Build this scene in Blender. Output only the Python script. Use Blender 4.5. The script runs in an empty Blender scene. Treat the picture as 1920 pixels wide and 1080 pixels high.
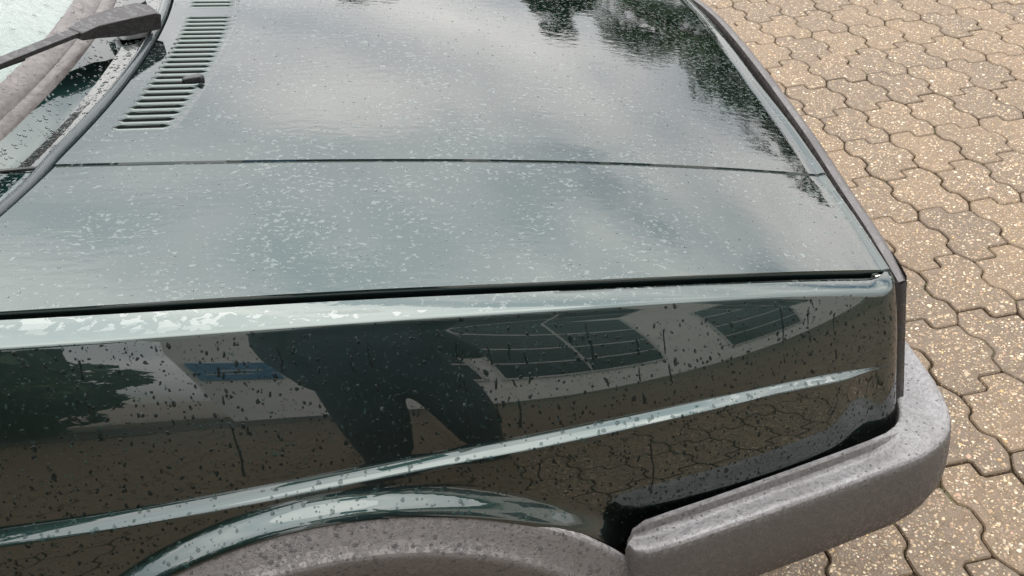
import bpy, math, random
import numpy as np
from mathutils import Matrix, Vector
random.seed(7); RNG = np.random.default_rng(7)
sc = bpy.context.scene
COL = sc.collection

# ------------------------------------------------------------------ camera
CAM_R = [[0.9793062291606441, -0.17569579920469572, 0.10045046375693428],
         [-0.18179691445384114, -0.5455792780011948, 0.8181033756871791],
         [-0.08893363493202497, -0.8194353162742734, -0.5662301396254522]]
CAM_H = 1.4762612518681002
FPX = 1850.0
cd = bpy.data.cameras.new('camera'); cam = bpy.data.objects.new('camera', cd); COL.objects.link(cam)
cd.sensor_width = 36.0; cd.lens = FPX / 1920 * 36; cd.clip_start = 0.02; cd.clip_end = 2000
M = Matrix.Identity(4)
for i in range(3):
    M[i][0] = CAM_R[i][0]; M[i][1] = -CAM_R[i][1]; M[i][2] = -CAM_R[i][2]
M[2][3] = CAM_H
cam.matrix_world = M
sc.camera = cam

# ------------------------------------------------------------------ sky, sun, exposure
SUN_EL, SUN_AZ = 80.0, 195.0        # azimuth clockwise from +Y
w = bpy.data.worlds.new('World'); sc.world = w; w.use_nodes = True
nt = w.node_tree; N = nt.nodes; Lk = nt.links; N.clear()
out = N.new('ShaderNodeOutputWorld'); bg = N.new('ShaderNodeBackground')
sky = N.new('ShaderNodeTexSky'); sky.sky_type = 'NISHITA'; sky.sun_disc = False
sky.sun_elevation = math.radians(SUN_EL); sky.sun_rotation = math.radians(SUN_AZ)
skys = N.new('ShaderNodeVectorMath'); skys.operation = 'SCALE'; skys.inputs['Scale'].default_value = 0.10
Lk.new(sky.outputs[0], skys.inputs[0])
tc = N.new('ShaderNodeTexCoord')
mp = N.new('ShaderNodeMapping'); mp.inputs['Scale'].default_value = (1.0, 1.0, 2.4)
mp.inputs['Location'].default_value = (7.3, 2.2, 0.4)
Lk.new(tc.outputs['Generated'], mp.inputs[0])
n1 = N.new('ShaderNodeTexNoise'); n1.inputs['Scale'].default_value = 1.7; n1.inputs['Detail'].default_value = 7; n1.inputs['Roughness'].default_value = 0.56
n2 = N.new('ShaderNodeTexNoise'); n2.inputs['Scale'].default_value = 2.6; n2.inputs['Detail'].default_value = 6; n2.inputs['Roughness'].default_value = 0.5
Lk.new(mp.outputs[0], n1.inputs[0]); Lk.new(mp.outputs[0], n2.inputs[0])
r1 = N.new('ShaderNodeValToRGB'); r1.color_ramp.elements[0].position = .26; r1.color_ramp.elements[1].position = .40
r2 = N.new('ShaderNodeValToRGB'); r2.color_ramp.elements[0].position = .36; r2.color_ramp.elements[1].position = .66
r2.color_ramp.elements[0].color = (1.25, 1.32, 1.38, 1); r2.color_ramp.elements[1].color = (2.3, 2.24, 2.16, 1)
Lk.new(n1.outputs[0], r1.inputs[0]); Lk.new(n2.outputs[0], r2.inputs[0])
mx = N.new('ShaderNodeMix'); mx.data_type = 'RGBA'
Lk.new(r1.outputs[0], mx.inputs['Factor']); Lk.new(skys.outputs[0], mx.inputs['A']); Lk.new(r2.outputs[0], mx.inputs['B'])
sep = N.new('ShaderNodeSeparateXYZ'); Lk.new(tc.outputs['Generated'], sep.inputs[0])
cie = N.new('ShaderNodeMapRange'); cie.inputs[1].default_value = 0; cie.inputs[2].default_value = 1; cie.inputs[3].default_value = 1 / 3; cie.inputs[4].default_value = 1.0
Lk.new(sep.outputs[2], cie.inputs[0])                      # overcast sky: zenith three times the horizon
cl = N.new('ShaderNodeVectorMath'); cl.operation = 'SCALE'
Lk.new(r2.outputs[0], cl.inputs[0]); Lk.new(cie.outputs[0], cl.inputs['Scale'])
Lk.new(cl.outputs[0], mx.inputs['B'])
Lk.new(mx.outputs['Result'], bg.inputs[0]); bg.inputs[1].default_value = 1.0
Lk.new(bg.outputs[0], out.inputs[0])
sd = bpy.data.lights.new('sun', 'SUN'); sun = bpy.data.objects.new('sun', sd); COL.objects.link(sun)
sd.energy = .8; sd.angle = math.radians(64); sd.color = (1.0, .94, .85)
az, el = math.radians(SUN_AZ), math.radians(SUN_EL)
sdir = Vector((math.sin(az) * math.cos(el), math.cos(az) * math.cos(el), math.sin(el)))
sun.rotation_euler = sdir.to_track_quat('Z', 'Y').to_euler()
sun.location = sdir * 30
sc.view_settings.view_transform = 'Standard'; sc.view_settings.look = 'None'
sc.view_settings.exposure = 1.25; sc.view_settings.gamma = 1.0
sc.view_settings.use_curve_mapping = False
sc.cycles.max_bounces = 10; sc.cycles.transmission_bounces = 6; sc.cycles.glossy_bounces = 5
sc.cycles.caustics_refractive = True; sc.cycles.blur_glossy = .5; sc.cycles.caustics_reflective = False

# ------------------------------------------------------------------ helpers
def tag(o, label=None, cat=None, group=None, kind=None):
    if label: o['label'] = label
    if cat: o['category'] = cat
    if group: o['group'] = group
    if kind: o['kind'] = kind
    return o

def adopt(o, parent):
    if parent is not None:
        o.parent = parent
        p = Vector((0, 0, 0)); q = parent
        while q is not None:
            p = p + q.location if q.type == 'EMPTY' else p
            q = q.parent
        # children keep world coordinates; only the root empty carries an offset
        if parent.type == 'EMPTY':
            o.matrix_parent_inverse = Matrix.Translation(-p)
    return o

def empty(name, loc):
    o = bpy.data.objects.new(name, None); COL.objects.link(o); o.location = loc; o.empty_display_size = .1
    return o

def mesh(name, V, Fc, mat, parent=None, smooth=True, sharp=None):
    me = bpy.data.meshes.new(name)
    me.from_pydata([tuple(map(float, v)) for v in V], [], [tuple(f) for f in Fc]); me.update()
    if smooth:
        me.polygons.foreach_set('use_smooth', [True] * len(me.polygons))
        if sharp: me.set_sharp_from_angle(angle=math.radians(sharp))
    for m in (mat if isinstance(mat, list) else [mat]): me.materials.append(m)
    o = bpy.data.objects.new(name, me); COL.objects.link(o)
    return adopt(o, parent)

def gridfaces(nr, nc, off=0, flip=False, skip=None, closed=False):
    F = []
    for i in range(nr - 1):
        for j in range(nc if closed else nc - 1):
            if skip and skip(i, j): continue
            j2 = (j + 1) % nc
            f = (off + i * nc + j, off + i * nc + j2, off + (i + 1) * nc + j2, off + (i + 1) * nc + j)
            F.append(f[::-1] if flip else f)
    return F

def grid(name, rows, mat, parent=None, flip=False, sharp=None, skip=None, closed=False, caps=False):
    nr, nc = len(rows), len(rows[0])
    V = [p for r in rows for p in r]
    F = gridfaces(nr, nc, 0, flip, skip, closed)
    if caps:
        a = list(range(nc)); b = list(range((nr - 1) * nc, nr * nc))
        F.append(tuple(a if flip else a[::-1])); F.append(tuple(b[::-1] if flip else b))
    return mesh(name, V, F, mat, parent, True, sharp)

class MB:
    def __init__(s): s.V = []; s.F = []
    def box(s, c, d, rz=0.0):
        cx, cy, cz = c; hx, hy, hz = d[0] / 2, d[1] / 2, d[2] / 2; o = len(s.V)
        ca, sa = math.cos(rz), math.sin(rz)
        for z in (-hz, hz):
            for x, y in ((-hx, -hy), (hx, -hy), (hx, hy), (-hx, hy)):
                s.V.append((cx + x * ca - y * sa, cy + x * sa + y * ca, cz + z))
        s.F += [tuple(o + k for k in f) for f in ((3, 2, 1, 0), (4, 5, 6, 7), (0, 1, 5, 4), (1, 2, 6, 5), (2, 3, 7, 6), (3, 0, 4, 7))]
        return s
    def prism(s, poly, axis, a, b):
        """poly 2D list extruded along axis from a to b"""
        o = len(s.V); n = len(poly)
        for t in (a, b):
            for u, v in poly:
                s.V.append({'x': (t, u, v), 'y': (u, t, v), 'z': (u, v, t)}[axis])
        s.F += [tuple(o + k for k in range(n))[::-1], tuple(o + n + k for k in range(n))]
        for k in range(n): s.F.append((o + k, o + (k + 1) % n, o + n + (k + 1) % n, o + n + k))
        return s
    def tube(s, pts, r, n=10, cap=True):
        o = len(s.V); P = [Vector(p) for p in pts]
        for i, p in enumerate(P):
            d = (P[min(i + 1, len(P) - 1)] - P[max(i - 1, 0)]).normalized()
            u = d.cross(Vector((0, 0, 1)))
            if u.length < 1e-4: u = d.cross(Vector((0, 1, 0)))
            u.normalize(); v = u.cross(d)
            rr = r[i] if hasattr(r, '__len__') else r
            for k in range(n):
                a = 2 * math.pi * k / n
                s.V.append(tuple(p + u * (rr * math.cos(a)) + v * (rr * math.sin(a))))
        for i in range(len(P) - 1):
            for k in range(n):
                k2 = (k + 1) % n
                s.F.append((o + i * n + k, o + i * n + k2, o + (i + 1) * n + k2, o + (i + 1) * n + k))
        if cap:
            s.F.append(tuple(o + k for k in range(n))[::-1]); e = o + (len(P) - 1) * n
            s.F.append(tuple(e + k for k in range(n)))
        return s
    def build(s, name, mat, parent=None, smooth=False, sharp=None):
        return mesh(name, s.V, s.F, mat, parent, smooth, sharp)

def bevel(o, wd, seg=2):
    m = o.modifiers.new('bevel', 'BEVEL'); m.width = wd; m.segments = seg; m.limit_method = 'ANGLE'; m.angle_limit = math.radians(40)
    return o

# ------------------------------------------------------------------ materials
def newmat(name):
    m = bpy.data.materials.new(name); m.use_nodes = True
    t = m.node_tree; b = t.nodes['Principled BSDF']
    return m, t, b

class NG:
    """small node helper"""
    def __init__(s, t): s.t = t
    def n(s, typ, **k):
        nd = s.t.nodes.new(typ)
        for a, v in k.items(): setattr(nd, a, v)
        return nd
    def coord(s, scale=(1, 1, 1), loc=(0, 0, 0), out='Object'):
        c = s.n('ShaderNodeTexCoord'); m = s.n('ShaderNodeMapping')
        m.inputs['Scale'].default_value = scale; m.inputs['Location'].default_value = loc
        s.t.links.new(c.outputs[out], m.inputs[0]); return m.outputs[0]
    def noise(s, vec, scale, detail=3, rough=.5, dist=0.0):
        nd = s.n('ShaderNodeTexNoise'); nd.inputs['Scale'].default_value = scale; nd.inputs['Detail'].default_value = detail
        nd.inputs['Roughness'].default_value = rough; nd.inputs['Distortion'].default_value = dist
        s.t.links.new(vec, nd.inputs['Vector']); return nd.outputs[0]
    def vor(s, vec, scale, feat='F1', out='Distance', rnd=1.0):
        nd = s.n('ShaderNodeTexVoronoi'); nd.feature = feat; nd.inputs['Scale'].default_value = scale; nd.inputs['Randomness'].default_value = rnd
        s.t.links.new(vec, nd.inputs['Vector']); return nd.outputs[out]
    def mr(s, v, a, b, c=0.0, d=1.0, smooth=True):
        nd = s.n('ShaderNodeMapRange'); nd.interpolation_type = 'SMOOTHSTEP' if smooth else 'LINEAR'; nd.clamp = True
        for i, x in enumerate((a, b, c, d)):
            if hasattr(x, 'links') or hasattr(x, 'is_linked'): s.t.links.new(x, nd.inputs[1 + i])
            else: nd.inputs[1 + i].default_value = x
        s.t.links.new(v, nd.inputs[0]); return nd.outputs[0]
    def math(s, op, a, b=0.0):
        nd = s.n('ShaderNodeMath', operation=op)
        for i, x in enumerate((a, b)):
            if isinstance(x, (int, float)): nd.inputs[i].default_value = x
            else: s.t.links.new(x, nd.inputs[i])
        return nd.outputs[0]
    def mix(s, f, a, b):
        nd = s.n('ShaderNodeMix', data_type='RGBA')
        for k, x in (('Factor', f), ('A', a), ('B', b)):
            if isinstance(x, (int, float)): nd.inputs[k].default_value = x
            elif isinstance(x, tuple): nd.inputs[k].default_value = (*x, 1) if len(x) == 3 else x
            else: s.t.links.new(x, nd.inputs[k])
        return nd.outputs['Result']
    def bump(s, hgt, dist, strength=1.0, nrm=None):
        nd = s.n('ShaderNodeBump'); nd.inputs['Distance'].default_value = dist; nd.inputs['Strength'].default_value = strength
        s.t.links.new(hgt, nd.inputs['Height'])
        if nrm is not None: s.t.links.new(nrm, nd.inputs['Normal'])
        return nd.outputs[0]
    def link(s, a, b): s.t.links.new(a, b)
    def nz(s):
        g = s.n('ShaderNodeNewGeometry'); x = s.n('ShaderNodeSeparateXYZ'); s.t.links.new(g.outputs['True Normal'], x.inputs[0]); return x.outputs[2]

def simple(name, col, rough=.6, metal=0.0, var=.12, scale=8, bump=0.0, bscale=200):
    m, t, b = newmat(name); g = NG(t)
    c = g.coord(); n = g.noise(c, scale, 5)
    lo = tuple(x * (1 - var) for x in col); hi = tuple(x * (1 + var) for x in col)
    g.link(g.mix(g.mr(n, .3, .7), lo, hi), b.inputs['Base Color'])
    b.inputs['Roughness'].default_value = rough; b.inputs['Metallic'].default_value = metal
    if bump: g.link(g.bump(g.noise(c, bscale, 4), bump), b.inputs['Normal'])
    return m

def make_paint():
    m, t, b = newmat('wet_green_paint'); g = NG(t)
    c = g.coord(); up = g.nz()
    flat = g.mr(up, .84, .90)                       # water sheets only on the upward faces
    strip = g.mr(up, .955, .90)                     # fender shoulder dries in larger patches
    warp = g.coord(scale=(1, 1, 1))
    f1 = g.noise(g.coord(scale=(.85, 1.15, 1)), 175, 4, .6, .5); f2 = g.noise(c, 9, 3, .5); f3 = g.noise(g.coord(scale=(.7, 1.3, 1)), 78, 5, .6, .7)
    f1 = g.math('ADD', g.math('MULTIPLY', f1, g.math('SUBTRACT', 1.0, strip)), g.math('MULTIPLY', f3, strip))
    thr = g.math('SUBTRACT', .722, g.math('MULTIPLY', f2, .24))
    thr = g.math('SUBTRACT', thr, g.math('MULTIPLY', strip, .075))
    hi = g.math('ADD', thr, .018)
    fleck = g.math('MULTIPLY', g.mr(f1, thr, hi), flat)
    # paint colour
    g.link(g.mr(fleck, 0, 1, 1.0, .3), b.inputs['Metallic']); b.inputs['Specular Tint'].default_value = (.12, .26, .24, 1)
    g.link(g.mix(g.math('MAXIMUM', g.mr(up, .60, .45, 0, .030), g.math('MULTIPLY', fleck, g.mr(strip, 0, 1, .145, .30))), (.0150, .0310, .0290), (.34, .37, .36)), b.inputs['Base Color'])
    g.link(g.mr(fleck, 0, 1, .34, .55), b.inputs['Roughness'])
    b.inputs['Specular IOR Level'].default_value = 0.0
    b.inputs['Coat Weight'].default_value = 1.0; b.inputs['Coat IOR'].default_value = 1.78
    g.link(g.mr(fleck, 0, 1, .012, .09), b.inputs['Coat Roughness'])
    # film ripples on flat faces, fine runs on the sides
    ripple = g.noise(g.coord(scale=(.7, 1.6, 1)), 55, 3, .5)
    wide = g.noise(c, 5, 2, .5)
    ripamt = g.math('MULTIPLY', flat, g.mr(g.coordx if False else wide, .3, .7, .35, 1.0))
    h1 = g.math('MULTIPLY', ripple, ripamt)
    edge = g.math('MULTIPLY', fleck, -.35)
    hgt = g.math('ADD', h1, edge)
    nb = g.bump(hgt, .00042, .55)
    nb = g.bump(wide, .0016, .25, nb)
    g.link(nb, b.inputs['Coat Normal'])
    return m

def make_plastic(name, base, dark, sc1=75, amt=.6):
    m, t, b = newmat(name); g = NG(t); c = g.coord()
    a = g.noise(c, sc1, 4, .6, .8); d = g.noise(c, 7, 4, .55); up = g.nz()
    # shade on the side faces painted into the colour, with wet darker blotches
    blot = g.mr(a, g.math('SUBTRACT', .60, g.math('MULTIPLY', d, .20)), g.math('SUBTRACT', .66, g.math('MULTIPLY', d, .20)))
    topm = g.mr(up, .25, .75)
    sideshade = g.mix(g.math('MULTIPLY', topm, g.mr(d, .3, .65, .55, 1.0)), tuple(x * k_ for x, k_ in zip(base, (.25, .231, .214))), base)
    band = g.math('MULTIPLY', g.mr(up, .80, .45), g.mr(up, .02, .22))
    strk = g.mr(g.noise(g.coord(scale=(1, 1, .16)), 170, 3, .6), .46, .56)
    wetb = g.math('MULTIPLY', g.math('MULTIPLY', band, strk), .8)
    g.link(g.mix(g.math('MAXIMUM', g.math('MULTIPLY', blot, amt), wetb), sideshade, dark), b.inputs['Base Color'])
    g.link(g.mr(blot, 0, 1, .62, .28), b.inputs['Roughness'])
    grain = g.noise(c, 650, 3)
    g.link(g.bump(g.math('ADD', grain, g.math('MULTIPLY', blot, 1.5)), .0004, .7), b.inputs['Normal'])
    return m

PAINT = make_paint()
PLASTIC = make_plastic('weathered_grey_plastic', (.230, .224, .232), (.080, .077, .077), 170, .38)
FLARE = make_plastic('weathered_flare_plastic', (.300, .286, .290), (.085, .080, .080), 130, .75)
PLASTIC_TRIM = make_plastic('grille_trim_plastic', (.090, .082, .083), (.065, .058, .059), 60, .2)
RUBBER = simple('wet_black_rubber', (.012, .014, .015), .22, bump=.0004, bscale=300)
BLACK = simple('black_plastic', (.008, .008, .009), .22, bump=.0002, bscale=500)
BAY = simple('dark_engine_bay', (.006, .006, .006), .8)
TYRE = simple('tyre_rubber', (.02, .02, .021), .75, bump=.001, bscale=120)
STEEL = simple('wheel_steel', (.42, .42, .43), .35, .9)
LAMP = simple('headlamp_glass', (.55, .57, .58), .08, .6)
AMBER = simple('indicator_amber', (.7, .25, .03), .15)
PAD = simple('rubber_pad_grey', (.035, .032, .031), .6)
CHIP = simple('white_chip', (.75, .73, .66), .5)

def make_gasket():
    m, t, b = newmat('weathered_gasket'); g = NG(t); c = g.coord()
    a = g.noise(c, 60, 4, .6, .5)
    g.link(g.mix(g.mr(a, .35, .7), (.070, .059, .056), (.112, .097, .093)), b.inputs['Base Color'])
    b.inputs['Roughness'].default_value = .45
    g.link(g.bump(g.noise(c, 160, 3), .0012, .6), b.inputs['Normal']); return m
GASKET = make_gasket()

def make_glass():
    m, t, b = newmat('wet_windscreen_glass'); g = NG(t); c = g.coord()
    b.inputs['Base Color'].default_value = (.82, .92, .88, 1); b.inputs['Transmission Weight'].default_value = .92
    b.inputs['Roughness'].default_value = .02; b.inputs['IOR'].default_value = 1.52
    b.inputs['Coat Weight'].default_value = .0; b.inputs['Coat IOR'].default_value = 1.5
    a = g.noise(g.coord(scale=(1, 1, 1)), 70, 4, .6, .6)
    nb = g.bump(a, .0012, .6); g.link(nb, b.inputs['Normal']); g.link(nb, b.inputs['Coat Normal']); return m
GLASS = make_glass()

def make_water():
    m, t, b = newmat('clear_water'); 
    b.inputs['Base Color'].default_value = (1, 1, 1, 1); b.inputs['Transmission Weight'].default_value = 1
    b.inputs['Roughness'].default_value = 0; b.inputs['IOR'].default_value = 1.34; return m
WATER = make_water()
def make_drop(name, col, alpha=1.0):
    m, t, b = newmat(name); b.inputs['Base Color'].default_value = (*col, 1); b.inputs['Roughness'].default_value = .0; b.inputs['IOR'].default_value = 1.33; b.inputs['Alpha'].default_value = alpha; return m
DROP_PAINT = make_drop('water_over_paint', (.004, .0085, .008), .72); DROP_PLASTIC = make_drop('water_over_plastic', (.080, .076, .077), .6); DROP_LIP = make_drop('thin_water_over_paint', (.02, .045, .042), .40)

def make_paver():
    m, t, b = newmat('exposed_aggregate_concrete'); g = NG(t)
    c = g.coord(out='Generated') if False else None
    geo = g.n('ShaderNodeNewGeometry'); pos = geo.outputs['Position']
    oi = g.n('ShaderNodeObjectInfo')
    big = g.noise(pos, 6, 4, .6); fine = g.noise(pos, 260, 4, .65); mid = g.noise(pos, 45, 3)
    cem = g.mix(g.mr(fine, .3, .7), (.074, .053, .036), (.138, .103, .071))
    cem = g.mix(g.math('MULTIPLY', g.mr(big, .35, .7), .5), cem, (.150, .106, .068))
    vd = g.n('ShaderNodeTexVoronoi'); vd.inputs['Scale'].default_value = 150; g.link(pos, vd.inputs['Vector'])
    rc = g.n('ShaderNodeSeparateColor'); g.link(vd.outputs['Color'], rc.inputs[0])
    peb = g.math('MULTIPLY', g.mr(vd.outputs['Distance'], .42, .30), g.mr(rc.outputs[0], .40, .44))
    pc = g.mix(rc.outputs[1], (.092, .065, .040), (.34, .262, .165))
    col = g.mix(peb, cem, pc)
    tint = g.mix(oi.outputs['Random'], (.84, .80, .76), (1.12, 1.04, .92))
    mm = g.n('ShaderNodeMix', data_type='RGBA', blend_type='MULTIPLY'); mm.inputs['Factor'].default_value = 1
    g.link(col, mm.inputs['A']); g.link(tint, mm.inputs['B'])
    g.link(mm.outputs['Result'], b.inputs['Base Color'])
    g.link(g.mr(mid, .35, .65, .42, .7), b.inputs['Roughness'])
    hgt = g.math('ADD', g.math('MULTIPLY', peb, .8), g.math('MULTIPLY', fine, .7))
    g.link(g.bump(hgt, .0022, .9), b.inputs['Normal']); return m
PAVER = make_paver()

def make_joint():
    m, t, b = newmat('joint_sand_and_moss'); g = NG(t); geo = g.n('ShaderNodeNewGeometry'); pos = geo.outputs['Position']
    a = g.noise(pos, 5, 4, .6); f = g.noise(pos, 240, 4)
    sand = g.mix(g.mr(f, .3, .7), (.058, .043, .025), (.125, .094, .056)); moss = g.mix(g.mr(f, .3, .7), (.03, .032, .010), (.07, .07, .022))
    g.link(g.mix(g.mr(a, .46, .60), sand, moss), b.inputs['Base Color']); b.inputs['Roughness'].default_value = .9
    g.link(g.bump(f, .003), b.inputs['Normal']); return m
JOINT = make_joint()

def make_ground():
    m, t, b = newmat('far_paving'); g = NG(t); geo = g.n('ShaderNodeNewGeometry'); pos = geo.outputs['Position']
    f = g.noise(pos, 30, 6, .7); br = g.n('ShaderNodeTexBrick'); br.inputs['Scale'].default_value = 4.4
    g.link(pos, br.inputs['Vector'])
    br.inputs['Color1'].default_value = (.145, .103, .068, 1); br.inputs['Color2'].default_value = (.127, .09, .06, 1); br.inputs['Mortar'].default_value = (.05, .04, .028, 1)
    br.inputs['Mortar Size'].default_value = .02
    g.link(g.mix(g.mr(f, .3, .7, 0, .35), br.outputs[0], (.15, .12, .088)), b.inputs['Base Color']); b.inputs['Roughness'].default_value = .55
    return m
FARPAVE = make_ground()

def make_pebble():
    m, t, b = newmat('pebble_aggregate'); g = NG(t)
    at = g.n('ShaderNodeAttribute'); at.attribute_name = 'tone'
    g.link(at.outputs['Color'], b.inputs['Base Color']); b.inputs['Roughness'].default_value = .5; return m
PEBBLE = make_pebble()

def make_leaf(name, c0, c1, sc=3.0):
    m, t, b = newmat(name); g = NG(t); geo = g.n('ShaderNodeNewGeometry')
    n = g.noise(geo.outputs['Position'], sc, 4)
    g.link(g.mix(g.mr(n, .3, .7), c0, c1), b.inputs['Base Color']); b.inputs['Roughness'].default_value = .55; return m

# ------------------------------------------------------------------ pavement
COLP, ROWP = 0.1512, 0.2250
OX, OY = 1.3344, 3.0343          # lattice point (0,0)
def lat(a, b): return (OX + a * COLP, OY - b * ROWP)
GROUND_Z = -0.014
gr = mesh('ground', [(-400, -400, GROUND_Z - .004), (400, -400, GROUND_Z - .004), (400, 400, GROUND_Z - .004), (-400, 400, GROUND_Z - .004)], [(0, 1, 2, 3)], FARPAVE, None, False)
tag(gr, 'tan paved ground reaching away round the car', kind='structure')
pv = mesh('pavement', [(-7, -9, GROUND_Z), (10, -9, GROUND_Z), (10, 9, GROUND_Z), (-7, 9, GROUND_Z)], [(0, 1, 2, 3)], JOINT, None, False)
tag(pv, 'tan interlocking block paving with mossy sand joints', kind='structure')

ODD = [(-.44, .105), (0, .105), (0, -.095), (.41, -.095), (.56, .115), (.56, .32), (.425, .40), (.425, .615), (.56, .70), (.56, .915),
       (.415, 1.105), (0, 1.105), (0, .905), (-.44, .905), (-.44, .70), (-.575, .615), (-.575, .40), (-.44, .32)]
EVN = [(-.44, -.095), (0, -.095), (0, .105), (.415, .105), (.425, .31), (.56, .40), (.56, .615), (.425, .69), (.41, .905),
       (0, .905), (0, 1.105), (-.44, 1.115), (-.59, .905), (-.575, .69), (-.44, .615), (-.44, .40), (-.575, .31), (-.585, .105)]
def outline(poly, inset):
    P = np.array([(u * COLP, -v * ROWP) for u, v in poly])
    # chaikin-like corner softening
    Q = []
    n = len(P)
    for i in range(n):
        a, b_, c_ = P[i - 1], P[i], P[(i + 1) % n]
        k1 = min(.25, .006 / max(np.linalg.norm(a - b_), 1e-6)); k2 = min(.25, .006 / max(np.linalg.norm(c_ - b_), 1e-6))
        Q += [b_ + (a - b_) * k1, b_ + (c_ - b_) * k2]
    Q = np.array(Q)
    area = .5 * np.sum(Q[:, 0] * np.roll(Q[:, 1], -1) - np.roll(Q[:, 0], -1) * Q[:, 1])
    if area < 0: Q = Q[::-1]
    d = np.roll(Q, -1, 0) - np.roll(Q, 1, 0); d /= np.linalg.norm(d, axis=1)[:, None]
    nrm = np.stack([-d[:, 1], d[:, 0]], 1)
    return Q, nrm
def paver_mesh(kind, name):
    Q, nr = outline(ODD if kind else EVN, 0)
    n = len(Q); V = []
    for off, z in ((.0016, -.016), (.0019, -.0035), (.0046, 0.0)):
        for q, m_ in zip(Q, nr): V.append((q[0] + m_[0] * off, q[1] + m_[1] * off, z))
    F = gridfaces(3, n, 0, False, None, True) + [tuple(range(2 * n, 3 * n))]
    return V, F
PM = []
for k in (0, 1):
    V, F = paver_mesh(k, 'p'); me = bpy.data.meshes.new('paver_block_%s' % ('wide' if k else 'narrow')); me.from_pydata(V, [], F); me.update(); me.materials.append(PAVER); PM.append((me, V, F))
def to_px(p):
    v = np.array([p[0], p[1], p[2] - CAM_H]); R_ = np.array(CAM_R); c = R_.T @ v
    if c[2] <= .05: return None
    return c[0] / c[2] * FPX + 960, c[1] / c[2] * FPX + 540, c[2]
cells = []
for b_ in range(-26, 52):
    for a in range(-52, 52):
        x, y = lat(a, b_ + .5)
        if not (-6.4 < x < 7 and -7.5 < y < 7.5): continue
        p = to_px((x, y, 0)); vis = 1e9
        if p and -60 < p[0] < 1990 and -60 < p[1] < 1150:
            # hidden behind the car body?
            hidden = (p[0] < 1230) or (p[1] < 1.55 * (p[0] - 1250) * .0 and False)
            vis = p[2] if not hidden else 1e6 + p[2]
        cells.append((vis, a, b_, x, y))
cells.sort(key=lambda c: c[0])
rows_jv, rows_jf = [], []
near = [c for c in cells if c[0] < 1e5][:300]
pose = {}
nearset = {(c[1], c[2]) for c in near}
for c in cells:
    _, a, b_, x, y = c
    k = b_ % 2
    tiltx, tilty, dz = RNG.normal(0, .004), RNG.normal(0, .004), RNG.normal(0, .0009)
    x0, y0 = lat(a, b_); pose[a, b_] = (tiltx, tilty, dz)
    if (a, b_) in nearset:
        o = bpy.data.objects.new('paver', PM[k][0]); COL.objects.link(o); o.parent = pv
        o.location = (x0 + RNG.normal(0, .0006), y0 + RNG.normal(0, .0006), dz); o.rotation_euler = (tiltx, tilty, RNG.normal(0, .003))
    elif math.hypot(x, y) < 5.2:
        off = len(rows_jv)
        rows_jv += [(v[0] + x0, v[1] + y0, v[2] + dz + tiltx * v[1] - tilty * v[0]) for v in PM[k][1]]
        rows_jf += [tuple(off + i for i in f) for f in PM[k][2]]
rest = mesh('pavers_beyond', rows_jv, rows_jf, PAVER, pv, False); rest['kind'] = 'stuff'

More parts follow.
